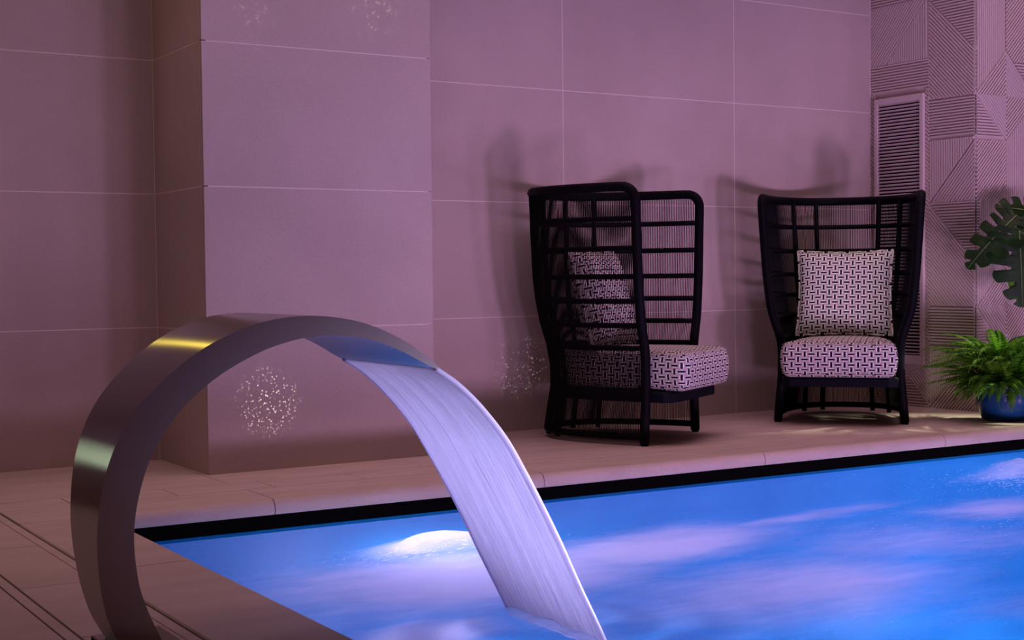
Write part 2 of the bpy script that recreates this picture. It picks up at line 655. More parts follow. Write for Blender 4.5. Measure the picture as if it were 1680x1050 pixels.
def tiled(name, label, axis, a0, a1, plane, cols, sign, cat='wall'):
    """a wall of stone tiles: a grout backing with one tile object for each tile.
    axis 'x': wall runs along x at y=plane and faces -y; axis 'y': runs along y at x=plane and faces sign x"""
    if axis == 'x':
        root = box(name, a0, a1, plane + 0.0006, plane + 0.10, 0, ROWS[-1], M_GROUT, None, 0)
    elif sign < 0:
        root = box(name, plane + 0.004, plane + 0.10, a0, a1, 0, ROWS[-1], M_GROUT, None, 0)
    else:
        root = box(name, plane - 0.10, plane - 0.004, a0, a1, 0, ROWS[-1], M_GROUT, None, 0)
    tag(root, label, cat, kind='structure')
    for c0, c1 in zip(cols[:-1], cols[1:]):
        for z0, z1 in zip(ROWS[:-1], ROWS[1:]):
            zz0 = z0 + (G if z0 > 0 else 0.0)
            if axis == 'x':
                box('tile', c0 + G, c1 - G, plane, plane + 0.012, zz0, z1 - G, M_TILE, root, 0.0008)
            elif sign < 0:
                box('tile', plane, plane + 0.012, c0 + G, c1 - G, zz0, z1 - G, M_TILE, root, 0.0008)
            else:
                box('tile', plane - 0.012, plane, c0 + G, c1 - G, zz0, z1 - G, M_TILE, root, 0.0008)
    return root


tiled('wall_back', 'long wall of large pale stone tiles behind the two chairs', 'x', PX1 - 0.02, XC + 0.02, 0.0, [-2.4, -1.2, 0.0, XC - 0.001], -1)
tiled('wall_left', 'recessed stretch of stone tile wall left of the pillar', 'x', -8.2, PX0 + 0.02, 0.0, [-8.2, -7.03, -5.83, -4.63, PX0], -1)
# pillar: front face and two returns under one root
pil = tiled('wall_pillar', 'broad stone tile pillar standing proud of the back wall', 'x', PX0 + 0.02, PX1 - 0.02, PD, [PX0, PX1], -1, 'pillar')
for z0, z1 in zip(ROWS[:-1], ROWS[1:]):
    zz = z0 + (G if z0 > 0 else 0)
    box('tile', PX0, PX0 + 0.012, PD + 0.0125, 0.0 - G, zz, z1 - G, M_TILE, pil, 0.0008)
    box('tile', PX1 - 0.012, PX1, PD + 0.0125, 0.0 - G, zz, z1 - G, M_TILE, pil, 0.0008)
box('grout_core', PX0 + 0.0006, PX1 - 0.0006, PD + 0.02, 0.003, 0, ROWS[-1], M_GROUT, pil, 0)

# ---------------- deck -------------------------------------------------
XP = -4.085                      # left pool edge
PR = 6.2                         # right end of the pool
PN = -6.75                       # near end of the pool


def ye(x):                       # far pool edge, slightly askew to the wall
    return -1.385 - 0.03 * (x + 3.45)


def prism(name, poly, z0, z1, m, parent, b=0.0015):
    bm = bmesh.new()
    lo = [bm.verts.new((x, y, z0)) for x, y in poly]
    hi = [bm.verts.new((x, y, z1)) for x, y in poly]
    n = len(poly)
    bm.faces.new(lo[::-1])
    bm.faces.new(hi)
    for i in range(n):
        bm.faces.new([lo[i], lo[(i + 1) % n], hi[(i + 1) % n], hi[i]])
    bmesh.ops.recalc_face_normals(bm, faces=bm.faces[:])
    if b:
        bmesh.ops.bevel(bm, geom=[e for e in bm.edges if all(v.co.z > z1 - 1e-6 for v in e.verts)], offset=b, segments=1, affect='EDGES')
    me = bpy.data.meshes.new(name)
    bm.to_mesh(me)
    bm.free()
    me.materials.append(m)
    return link(name, me, parent)


floor = obj('floor', [(-8.2, -9, -0.012), (XP - 0.05, -9, -0.012), (XP - 0.05, 0.05, -0.012), (-8.2, 0.05, -0.012),
                      (XP - 0.05, ye(XP) + 0.06, -0.012), (PR, ye(PR) + 0.06, -0.012), (PR, 0.05, -0.012)],
            [(0, 1, 2, 3), (4, 5, 6, 2)], M_JOINT)
tag(floor, 'beige stone deck around the pool laid in slabs', 'floor', kind='structure')
g = 0.0018
CJ = [-4.62 - 0.0, -3.45, -2.28, -1.10, 0.06, 1.23, 2.40, 3.57]


def coping(name, x0, x1):
    """far coping slab with a bull-nosed edge over the gutter"""
    w = 0.275
    prof = [(w, 0.0)]
    r = 0.034
    for k in range(7):
        a = math.pi / 2 * k / 6
        prof.append((r - r * math.sin(a), -r + r * math.cos(a)))
    prof += [(0.0, -0.052), (0.006, -0.058), (w, -0.058)]
    V, F = [], []
    n = len(prof)
    for x in (x0, x1):
        for d, z in prof:
            V.append((x, ye(x) + d, z))
    for i in range(n):
        j = (i + 1) % n
        F.append((i, j, n + j, n + i))
    F.append(tuple(range(n - 1, -1, -1)))
    F.append(tuple(range(n, 2 * n)))
    o = obj(name, V, F, M_DECK, floor)
    return o


# far side
coping('coping_slab', XP - 0.0, CJ[1] - g)
for a, b in zip(CJ[1:-1], CJ[2:]):
    coping('coping_slab', a + g, b - g)
# gutter cover strip and slots on the far side, wall tiles behind
x = -4.10
k = 0
while x < 1.6:
    x1 = x + 0.385
    prism('gutter_cover', [(x + g, ye(x) + 0.279 + 0.004), (x1 - g, ye(x1) + 0.283), (x1 - g, ye(x1) + 0.480), (x + g, ye(x) + 0.480)], -0.03, 0.0, M_DECK, floor)
    x = x1
for a, b in zip(CJ[:-2], CJ[1:]):
    aa = max(a, -4.355)
    prism('deck_slab', [(aa + g, ye(aa) + 0.484), (b - g, ye(b) + 0.484), (b - g, 0.0), (aa + g, 0.0)], -0.03, 0.0, M_DECK, floor)
# left side: coping, slot, cover strip, slot, slabs
LJ = [-9.0, -7.0, -5.83, -4.65, -3.47, -2.29]
ytop = ye(XP) + 0.002
LJc = LJ + [ytop]
for a, b in zip(LJc[:-1], LJc[1:]):
    prism('coping_slab', [(-4.362 + g, a + g), (XP, a + g), (XP, b - g), (-4.362 + g, b - g)], -0.058, 0.0, M_DECK, floor, 0.004)
prism('coping_slab', [(-4.362 + g, ytop + g), (XP - g, ytop + g), (XP - g, ye(XP) + 0.279), (-4.362 + g, ye(XP) + 0.279)], -0.058, 0.0, M_DECK, floor, 0.002)
prism('deck_slab', [(-4.362 + g, ye(XP) + 0.283), (-4.10 - g, ye(XP) + 0.283), (-4.10 - g, ye(XP) + 0.480), (-4.362 + g, ye(XP) + 0.480)], -0.03, 0.0, M_DECK, floor, 0.002)
prism('slot_drain', [(-4.398, -9), (-4.368, -9), (-4.368, 0), (-4.398, 0)], -0.03, -0.002, M_DECK, floor, 0.001)
y = -9.0
while y < -0.02:
    y1 = min(y + 0.60, 0.0)
    prism('gutter_cover', [(-4.594, y + g), (-4.402, y + g), (-4.402, y1 - g), (-4.594, y1 - g)], -0.03, 0.0, M_DECK, floor)
    y = y1
prism('slot_drain', [(-4.627, -9), (-4.598, -9), (-4.598, 0), (-4.627, 0)], -0.03, -0.002, M_DECK, floor, 0.001)
ys = [-9.0 + 1.2 * i for i in range(8)]
for xa, xb in ((-5.80, -4.631), (-7.0, -5.80), (-8.2, -7.0)):
    for a in ys:
        b = min(a + 1.2, 0.0)
        if b - a > 0.05:
            prism('deck_slab', [(xa + g, a + g), (xb - g, a + g), (xb - g, b - g), (xa + g, b - g)], -0.03, 0.0, M_DECK, floor)

# pool basin: floor, four walls with a gutter recess painted black as shade at the top
ZB = -1.45
OV = 0.05                        # coping overhang


def basin():
    root = empty('pool_basin', (0, 0, 0))
    tag(root, 'tiled pool basin glowing blue under the water', 'pool', kind='structure')
    x0, x1 = XP - OV, PR
    y0 = PN
    V = [(x0, y0, ZB), (x1, y0, ZB), (x1, ye(x1) + OV, ZB), (x0, ye(x0) + OV, ZB)]
    obj('basin_floor', V, [(0, 1, 2, 3)], M_BASIN, root)
    zt = -0.13
    U = [(a, b, zt) for a, b, c in V]
    obj('basin_wall', [V[3], V[2], U[2], U[3]], [(0, 1, 2, 3)], M_BASIN, root)
    obj('basin_wall', [V[0], V[3], U[3], U[0]], [(0, 1, 2, 3)], M_BASIN, root)
    obj('basin_wall', [V[1], V[0], U[0], U[1]], [(0, 1, 2, 3)], M_BASIN, root)
    obj('basin_wall', [V[2], V[1], U[1], U[2]], [(0, 1, 2, 3)], M_BASIN, root)
    # overflow gutter behind the coping nose, its shade painted black: back, from just under the water up to the slab
    d = 0.12
    P = [(x0 - d, ye(x0) + OV + d), (x1, ye(x1) + OV + d)]
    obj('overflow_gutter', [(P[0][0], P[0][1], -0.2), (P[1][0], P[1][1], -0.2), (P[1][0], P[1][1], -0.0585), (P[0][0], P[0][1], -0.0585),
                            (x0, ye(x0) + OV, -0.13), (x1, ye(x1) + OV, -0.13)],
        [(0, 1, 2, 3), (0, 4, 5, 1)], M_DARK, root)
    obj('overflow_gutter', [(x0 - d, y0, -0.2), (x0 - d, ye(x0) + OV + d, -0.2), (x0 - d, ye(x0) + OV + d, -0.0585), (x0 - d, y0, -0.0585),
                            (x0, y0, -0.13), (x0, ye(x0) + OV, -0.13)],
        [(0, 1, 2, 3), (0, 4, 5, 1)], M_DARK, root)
    # shade under the coping, put in as a black strip right behind the nose
    obj('gutter_shade', [(XP - 0.02, ye(XP) + 0.012, -0.0582), (PR, ye(PR) + 0.012, -0.0582), (PR, ye(PR) + 0.012, -0.125), (XP - 0.02, ye(XP) + 0.012, -0.125)],
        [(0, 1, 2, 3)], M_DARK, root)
    return root


BASIN = basin()

# near deck strip behind the pool (carries the pool lamps' wall)
ZW = -0.112


def water():
    nx, ny = 300, 190
    x0, x1 = XP - 0.03, PR
    V, F = [], []
    for i in range(nx + 1):
        t = i / nx
        X = x0 + (x1 - x0) * t ** 1.5
        for j in range(ny + 1):
            s = j / ny
            Y = (ye(X) + 0.010) + (PN - ye(X) - 0.010) * s ** 1.3
            z = ZW
            edge = min(1.0, s * 14)
            z += edge * 0.010 * mnoise.noise((X * 2.2, Y * 3.4, 0.3)) + edge * 0.005 * mnoise.noise((X * 6, Y * 9, 4.1))
            for (bx, by, h, sg) in ((-3.115, -2.043, 0.055, 0.17), (-0.02, -1.99, 0.05, 0.17), (-3.40, -3.15, 0.02, 0.30)):
                d2 = ((X - bx) / sg) ** 2 + ((Y - by) / (sg * 0.8)) ** 2
                if d2 < 9:
                    z += h * math.exp(-d2) + 0.006 * math.exp(-d2 * 0.4) * math.cos(math.sqrt(d2) * 9)
            V.append((X, Y, z))
    m = ny + 1
    for i in range(nx):
        for j in range(ny):
            F.append((i * m + j, i * m + j + 1, (i + 1) * m + j + 1, (i + 1) * m + j))
    o = obj('pool_water', V, F, M_WATER, None, smooth=True)
    tag(o, 'churning blue pool water with pale violet foam', 'water', kind='stuff')


water()


# underwater lamps, each a ring with a lens and its own light; floor ones are added
def pool_lamp(x, y, z, lens, power, col, size=0.10):
    root = obj('pool_lamp', *lathe([(0.075, 0.0), (0.11, 0.0), (0.118, 0.008), (0.112, 0.02), (0.09, 0.024), (0.078, 0.018), (0.075, 0.0)], 24), M_BASE, BASIN, smooth=True)
    root.location = (x, y, z)
    v, f = lathe([(0.0001, 0.02), (0.04, 0.018), (0.078, 0.008)], 24)
    obj('lens', v, f, lens, root, smooth=True)
    l = light('pool_lamp_light', 'POINT', (0, 0, 0.06), power, col, size=size)
    l.parent = root
    return root


PALE = (0.92, 0.72, 1.0)
pool_lamp(-3.115, -2.043, -0.50, M_LENS, 19, PALE)
pool_lamp(-0.02, -1.99, -1.0, M_LENS, 26, PALE)
BL = (0.22, 0.40, 1.0)
for x, y, p_ in ((-3.35, -2.75, 9), (-2.35, -2.45, 14), (-2.75, -3.25, 8), (-0.95, -2.95, 8)):  # unseen pale floor lamps, added to brighten the foam
    pool_lamp(x, y, ZB + 0.001, M_LENS, p_, PALE)
for x, y in [(-3.5, -2.3), (-2.3, -2.25), (-1.1, -2.3), (0.1, -2.35), (1.2, -2.4), (2.3, -2.4)]:  # unseen blue floor lamps, added to light and tint the water
    pool_lamp(x, y, ZB + 0.001, M_LENSB, 6.5, BL)

# ------------------------------------------------------------------ panelled bump-out on the right


def clip_line(poly, p, d):
    """segment of the line p + t d inside a convex polygon"""
    lo, hi = -1e9, 1e9
    n = len(poly)
    area = sum(poly[i][0] * poly[(i + 1) % n][1] - poly[(i + 1) % n][0] * poly[i][1] for i in range(n))
    sg = 1 if area > 0 else -1
    for i in range(n):
        a, b = poly[i], poly[(i + 1) % n]
        ex, ey = b[0] - a[0], b[1] - a[1]
        nx, ny = -ey * sg, ex * sg
        num = (p[0] - a[0]) * nx + (p[1] - a[1]) * ny
        den = d[0] * nx + d[1] * ny
        if abs(den) < 1e-12:
            if num < 0:
                return None
            continue
        t = -num / den
        if den > 0:
            lo = max(lo, t)
        else:
            hi = min(hi, t)
    if hi - lo < 1e-4:
        return None
    return lo, hi


def ribbed(poly, d, pitch=0.0172, h=0.0140):
    """ridges along d over a convex polygon in (u, z); returns verts as (u, z, out)"""
    L = math.hypot(*d)
    d = (d[0] / L, d[1] / L)
    nn = (-d[1], d[0])
    ks = [p[0] * nn[0] + p[1] * nn[1] for p in poly]
    V, F = [], []
    k = math.floor(min(ks) / pitch)
    base = len(poly)
    V += [(p[0], p[1], 0.0) for p in poly]
    F.append(tuple(range(base)))
    while k * pitch < max(ks):
        segs = []
        for off in (0.14, 0.22, 0.78, 0.86):
            c = (k + off) * pitch
            s = clip_line(poly, (nn[0] * c, nn[1] * c), d)
            segs.append((c, s))
        if all(s for _, s in segs):
            o = len(V)
            for q, (c, s) in enumerate(segs):
                for t in s:
                    V.append((nn[0] * c + d[0] * t, nn[1] * c + d[1] * t, h if q in (1, 2) else 0.0))
            F += [(o, o + 1, o + 3, o + 2), (o + 2, o + 3, o + 5, o + 4), (o + 4, o + 5, o + 7, o + 6),
                  (o, o + 2, o + 4, o + 6), (o + 1, o + 7, o + 5, o + 3)]
        k += 1
    return V, F


H, V_, D_, U_ = (1, 0), (0, 1), (1, -1), (1, 1)
RET = [  # return face: u from the back wall towards the viewer, z
    ([(0, 2.44), (0.8, 2.44), (0.8, 3.05), (0, 3.05)], H),
    ([(0, 2.44), (0.445, 2.44), (0.125, 2.08), (0, 2.08)], (0.32, 0.36)),
    ([(0.445, 2.44), (0.46, 2.425), (0.46, 2.08), (0.125, 2.08)], V_),
    ([(0.03, 1.90), (0.46, 1.90), (0.46, 2.08), (0, 2.08), (0, 1.97)], H),
    ([(0, 0.26), (0.045, 0.26), (0.045, 1.88), (0, 1.97)], D_),
    ([(0.437, 0.26), (0.46, 0.26), (0.46, 1.90), (0.437, 1.90)], D_),
    ([(0.235, 0.26), (0.46, 0.26), (0.46, 0.0)], (0.235, -0.26)),
    ([(0, 0.26), (0.235, 0.26), (0.46, 0.0), (0, 0)], H),
    ([(0.445, 2.44), (0.8, 2.44), (0.8, 2.09)], H),
    ([(0.46, 2.425), (0.8, 2.09), (0.8, 1.83), (0.46, 1.83)], (0.34, -0.335)),
    ([(0.46, 1.587), (0.8, 1.587), (0.8, 1.83), (0.46, 1.83)], H),
    ([(0.46, 1.587), (0.8, 1.587), (0.46, 1.22)], V_),
    ([(0.8, 1.587), (0.8, 1.22), (0.46, 1.22)], (0.34, 0.367)),
    ([(0.46, 1.22), (0.8, 1.22), (0.8, 0.865)], H),
    ([(0.46, 1.22), (0.8, 0.865), (0.8, 0.61), (0.46, 0.61)], (0.34, -0.355)),
    ([(0.46, 0.367), (0.8, 0.367), (0.8, 0.61), (0.46, 0.61)], H),
    ([(0.46, 0.367), (0.8, 0.367), (0.46, 0.0)], V_),
    ([(0.8, 0.367), (0.8, 0.0), (0.46, 0.0)], (0.34, 0.367)),
]
FRO = [  # front face: u from the corner to the right, z
    ([(0, 1.83), (0.27, 2.1), (0.27, 3.05), (0, 3.05)], V_),
    ([(0, 1.83), (0.27, 1.83), (0.27, 2.1)], U_),
    ([(0.27, 1.83), (0.54, 1.83), (0.27, 2.1)], D_),
    ([(0.27, 2.1), (0.34, 2.03), (1.4, 2.03), (1.4, 3.05), (0.27, 3.05)], U_),
    ([(0.34, 2.03), (0.54, 1.83), (1.4, 1.83), (1.4, 2.03)], H),
    ([(0, 1.83), (0.27, 1.83), (0.27, 1.57)], (0.27, -0.26)),
    ([(0, 1.83), (0.27, 1.57), (0, 1.57)], H),
    ([(0.27, 1.83), (0.54, 1.83), (0.27, 1.57)], (0.27, 0.26)),
    ([(0.54, 1.83), (1.4, 1.83), (1.4, 1.22), (0.27, 1.22), (0.27, 1.57)], V_),
    ([(0, 1.22), (0.27, 1.22), (0.27, 1.57), (0, 1.57)], U_),
    ([(0, 0.92), (0.035, 0.92), (0.035, 1.22), (0, 1.22)], H),
    ([(0.035, 0.92), (0.27, 0.92), (0.27, 1.22), (0.035, 1.22)], V_),
    ([(0, 0.61), (0.02, 0.61), (0.27, 0.86), (0.27, 0.92), (0, 0.92)], V_),
    ([(0.02, 0.61), (0.27, 0.61), (0.27, 0.86)], U_),
    ([(0.27, 0.86), (0.27, 0.61), (0.52, 0.61)], D_),
    ([(0.27, 0.86), (0.52, 0.61), (1.4, 0.61), (1.4, 1.22), (0.27, 1.22)], U_),
    ([(0, 0.61), (0.27, 0.61), (0.27, 0.32)], (0.27, -0.29)),
    ([(0, 0.61), (0.27, 0.32), (0.27, 0.0), (0, 0.0)], H),
    ([(0.27, 0.61), (1.4, 0.61), (1.4, 0), (0.27, 0)], U_),
]
wr = box('wall_right', XC + 0.016, 2.6, YC + 0.016, 0.06, 0, ROWS[-1], M_PANEL, None, 0)
tag(wr, 'stone wall of ribbed geometric relief panels beside the plants', 'wall', kind='structure')
for poly, d in RET:
    v, f = ribbed(poly, d)
    o = obj('relief_panel', [(XC + 0.0140 - c, -a, b) for a, b, c in v], f, M_PANEL, wr)
for poly, d in FRO:
    v, f = ribbed(poly, d)
    o = obj('relief_panel', [(XC + 0.003 + a, YC + 0.0140 - c, b) for a, b, c in v], f, M_PANEL, wr)

# louvred vent set in the return face
vent = empty('louvre_vent', (XC, -0.24, 0.26))
tag(vent, 'tall slatted air vent in a pale frame beside the far chair', 'vent')
u0, u1, z0, z1 = 0.047, 0.434, 0.255, 1.875
fw = 0.045
ox, oy, oz = XC, -0.24, 0.26


def vbox(name, ua, ub, za, zb, dx0, dx1, m, parent, b=0.002):
    v, f = bevel_box(XC - dx1 - ox, XC - dx0 - ox, -ub - oy, -ua - oy, za - oz, zb - oz, b)
    return obj(name, v, f, m, parent)


vbox('frame_stile', u0, u0 + fw * 0.62, z0, z1, -0.004, 0.020, M_VENT, vent)
vbox('frame_stile', u1 - fw * 0.62, u1, z0, z1, -0.004, 0.020, M_VENT, vent)
vbox('frame_rail', u0 + fw * 0.62, u1 - fw * 0.62, z1 - fw * 0.8, z1, -0.004, 0.0195, M_VENT, vent)
vbox('frame_rail', u0 + fw * 0.62, u1 - fw * 0.62, z0, z0 + fw * 1.15, -0.004, 0.0195, M_VENT, vent)
vbox('back', u0 + 0.02, u1 - 0.02, z0 + 0.02, z1 - 0.02, -0.0135, -0.0120, M_DARK, vent, 0)
# slats: one shared mesh
hl = (u1 - u0) / 2 - fw * 0.62 - 0.001
sv = [(0.003, 0, 0.000), (0.003, 0, 0.003), (-0.0150, 0, 0.0110), (-0.0165, 0, 0.0085)]
SV = [(x, s * hl, z) for s in (-1, 1) for x, _, z in sv]
SF = [(0, 1, 2, 3), (7, 6, 5, 4), (0, 4, 5, 1), (1, 5, 6, 2), (2, 6, 7, 3), (3, 7, 4, 0)]
sme = None
zz = z0 + fw * 1.15 + 0.004
um = (u0 + u1) / 2
while zz < z1 - fw * 0.8 - 0.006:
    if sme is None:
        so = obj('slat', SV, SF, M_VENT, vent)
        sme = so.data
    else:
        so = link('slat', sme, vent)
    so.location = (XC - 0.001 - ox, -um - oy, zz - oz)
    zz += 0.0205

# lit window and its wall on the left, far out of frame (streak on the steel arch)
wside = box('wall_side', -8.3, -8.2, -9.0, 0.1, 0, ROWS[-1], M_TILE, None, 0)
tag(wside, 'plain stone wall at the far left of the pool hall', 'wall', kind='structure')
win = empty('window_1', (-6.10, -0.002, 0.56))
tag(win, 'lit greenish glass panel in the wall left of the pillar', 'window', kind='structure')
hw = 0.36
v, f = bevel_box(-hw, hw, -0.012, 0.0, 0.03, 0.38, 0)
obj('pane', v, f, M_WINGLOW, win)
for a in ((-hw - 0.04, -hw, 0, 0.41), (hw, hw + 0.04, 0, 0.41), (-hw, hw, 0, 0.03), (-hw, hw, 0.38, 0.41)):
    v, f = bevel_box(a[0], a[1], -0.03, 0.0, a[2], a[3], 0.003)
    obj('window_frame', v, f, M_VENT, win)

# ------------------------------------------------------------------ steel arch fountain
OUT = [(-4.555, 0.0, 0.135), (-4.588, 0.055, 0.15), (-4.605, 0.105, 0.164), (-4.614, 0.147, 0.175), (-4.622, 0.202, 0.19), (-4.626, 0.271, 0.209), (-4.622, 0.339, 0.228), (-4.615, 0.383, 0.241), (-4.607, 0.424, 0.253), (-4.585, 0.482, 0.271), (-4.56, 0.529, 0.286), (-4.525, 0.572, 0.303), (-4.474, 0.62, 0.323), (-4.427, 0.657, 0.341), (-4.388, 0.680, 0.354), (-4.367, 0.691, 0.36), (-4.313, 0.713, 0.376), (-4.259, 0.727, 0.392), (-4.194, 0.733, 0.409), (-4.144, 0.732, 0.423), (-4.078, 0.722, 0.44), (-4.017, 0.702, 0.457), (-3.942, 0.663, 0.478), (-3.874, 0.609, 0.5)]
INN = [(-4.465, 0.0, 0.135), (-4.481, 0.026, 0.15), (-4.511, 0.091, 0.17), (-4.532, 0.146, 0.186), (-4.541, 0.194, 0.2), (-4.548, 0.246, 0.215), (-4.548, 0.298, 0.231), (-4.542, 0.349, 0.247), (-4.536, 0.373, 0.254), (-4.526, 0.414, 0.267), (-4.509, 0.455, 0.281), (-4.48, 0.506, 0.3), (-4.44, 0.553, 0.319), (-4.401, 0.588, 0.336), (-4.354, 0.621, 0.354), (-4.275, 0.661, 0.381), (-4.226, 0.676, 0.396), (-4.178, 0.686, 0.411), (-4.118, 0.688, 0.428), (-4.051, 0.68, 0.447), (-3.994, 0.662, 0.464), (-3.942, 0.637, 0.48), (-3.894, 0.607, 0.496), (-3.879, 0.603, 0.5)]
YM = -3.15
BX = (-4.51, YM, 0.0)


def resample(pts, n):
    P = catmull(pts, 6)
    L = [0.0]
    for a, b in zip(P[:-1], P[1:]):
        L.append(L[-1] + math.hypot(b[0] - a[0], b[1] - a[1]))
    out = []
    for i in range(n):
        s = L[-1] * i / (n - 1)
        j = 0
        while j < len(L) - 2 and L[j + 1] < s:
            j += 1
        t = (s - L[j]) / max(L[j + 1] - L[j], 1e-9)
        out.append(tuple(a + (b - a) * t for a, b in zip(P[j], P[j + 1])))
    return out


def smooth_pts(p, it=4):
    for _ in range(it):
        p = [p[0]] + [tuple((a + 2 * b + c) / 4 for a, b, c in zip(p[i - 1], p[i], p[i + 1])) for i in range(1, len(p) - 1)] + [p[-1]]
    return p


def arch():
    n = 90
    O = smooth_pts(resample(OUT, n), 6)
    I = smooth_pts(resample(INN, n), 6)
    root = empty('fountain_arch', BX)
    tag(root, 'curved brushed steel fountain spout arching over the pool edge', 'fountain')
    Ls = [0.0]
    for a, b in zip(O[:-1], O[1:]):
        Ls.append(Ls[-1] + math.hypot(b[0] - a[0], b[1] - a[1]))

    def strip(name, A, B, sa, sb, wa, flip, mt=M_STEEL):
        V, F, UV = [], [], []
        for i in range(n):
            for (P, s, vv) in ((A[i], sa, 0.0), (B[i], sb, wa)):
                V.append((P[0] - BX[0], s * P[2] / 2, P[1]))
                UV.append((Ls[i], vv))
        for i in range(n - 1):
            q = (2 * i, 2 * i + 1, 2 * i + 3, 2 * i + 2)
            F.append(q if flip else q[::-1])
        return obj(name, V, F, mt, root, smooth=True, uvs=UV)
    strip('outer_face', O, O, -1, 1, 0.4, True)
    strip('inner_face', I, I, -1, 1, 0.4, False)
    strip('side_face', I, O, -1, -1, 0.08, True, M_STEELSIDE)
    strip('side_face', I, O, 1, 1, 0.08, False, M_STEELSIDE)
    v, f = bevel_box(-0.075, 0.085, -0.11, 0.11, 0.0, 0.012, 0.003)
    obj('base_plate', v, f, M_STEEL, root, uvs=[(p[0], p[1]) for p in v])
    return root


arch_root = arch()
# falling sheet of water
FALL = [(-3.882, 0.606), (-3.82, 0.565), (-3.757, 0.508), (-3.69, 0.430), (-3.64, 0.352), (-3.588, 0.262), (-3.535, 0.165), (-3.475, 0.045), (-3.42, -0.06), (-3.385, -0.13)]


def sheet():
    C = catmull(FALL, 6)
    n = len(C)
    m = 40
    th = 0.006
    V, F, UV = [], [], []
    L = 0.0
    for side in (0, 1):
        L = 0.0
        for i, (x, z) in enumerate(C):
            if i:
                L += math.hypot(x - C[i - 1][0], z - C[i - 1][1])
            a, b = C[max(i - 1, 0)], C[min(i + 1, n - 1)]
            t = Vector((b[0] - a[0], 0, b[1] - a[1])).normalized()
            nn = Vector((-t.z, 0, t.x))
            wd = 0.485 - 0.02 * (i / n)
            for j in range(m + 1):
                s = j / m
                yy = YM + wd * (s - 0.5)
                rip = 0.004 * mnoise.noise((s * 14, L * 1.5, 2.0)) * min(1, i / 8)
                p = Vector((x, yy, z)) + nn * ((th if side else -th) * 0.5 + rip)
                V.append(p)
                UV.append((s, L))
    k = m + 1
    o2 = n * k
    for i in range(n - 1):
        for j in range(m):
            q = (i * k + j, i * k + j + 1, (i + 1) * k + j + 1, (i + 1) * k + j)
            F.append(q[::-1])
            F.append(tuple(o2 + a for a in q))
    for i in range(n - 1):
        for j in (0, m):
            F.append((i * k + j, (i + 1) * k + j, o2 + (i + 1) * k + j, o2 + i * k + j))
    o = obj('water_sheet', V, F, M_SHEET, None, smooth=True, uvs=UV)
    tag(o, 'wide glassy sheet of water falling from the steel spout into the pool', 'waterfall', kind='stuff')
    for s in (-1, 1):
        path = [(x, YM + s * (0.2425 - 0.01 * i / n), z) for i, (x, z) in enumerate(C)]
        v, f = tube_geo(path, 0.0065, 8)
        uv = [(0.5 + 0.02 * (q % 8), q / 8 * 0.02) for q in range(len(v))]
        obj('edge_bead', v, f, M_BEAD, o, smooth=True, uvs=uv)
    return o


sheet()

# ------------------------------------------------------------------ chairs
AH = ([0, 0.12, 0.25, 0.36, 0.46, 0.53, 0.62, 0.8, 1.0, 1.225], [0.335, 0.325, 0.313, 0.310, 0.318, 0.343, 0.370, 0.392, 0.406, 0.420])
DH = ([0, 0.12, 0.3, 0.45, 0.55, 0.65, 0.8, 1.0, 1.225], [0.650, 0.632, 0.600, 0.622, 0.650, 0.672, 0.688, 0.695, 0.70])
NS = 2.6


def shell(t, h, off=0.0):
    a = interp(h, *AH) + off
    d = interp(h, *DH) + off
    c, s = math.cos(t), math.sin(t)
    return (math.copysign(abs(c) ** (2 / NS), c) * a, d * abs(s) ** (2 / NS), h)


def t_of_y(y, h, side):
    d = interp(h, *DH)
    t = math.asin(min(1.0, (max(y, 0) / d) ** (NS / 2)))
    return t if side > 0 else math.pi - t


TOP = 1.228
RINGS = [1.078, 0.938, 0.805, 0.688, 0.572, 0.462]


def arc_ts(h, n):
    """t values evenly spaced by arc length along the U"""
    K = 400
    P = [shell(math.pi * i / K, h) for i in range(K + 1)]
    L = [0.0]
    for a, b in zip(P[:-1], P[1:]):
        L.append(L[-1] + math.dist(a, b))
    out, j = [], 0
    for i in range(n):
        s = L[-1] * i / (n - 1)
        while j < K - 1 and L[j + 1] < s:
            j += 1
        out.append(math.pi * (j + (s - L[j]) / max(L[j + 1] - L[j], 1e-9)) / K)
    return out


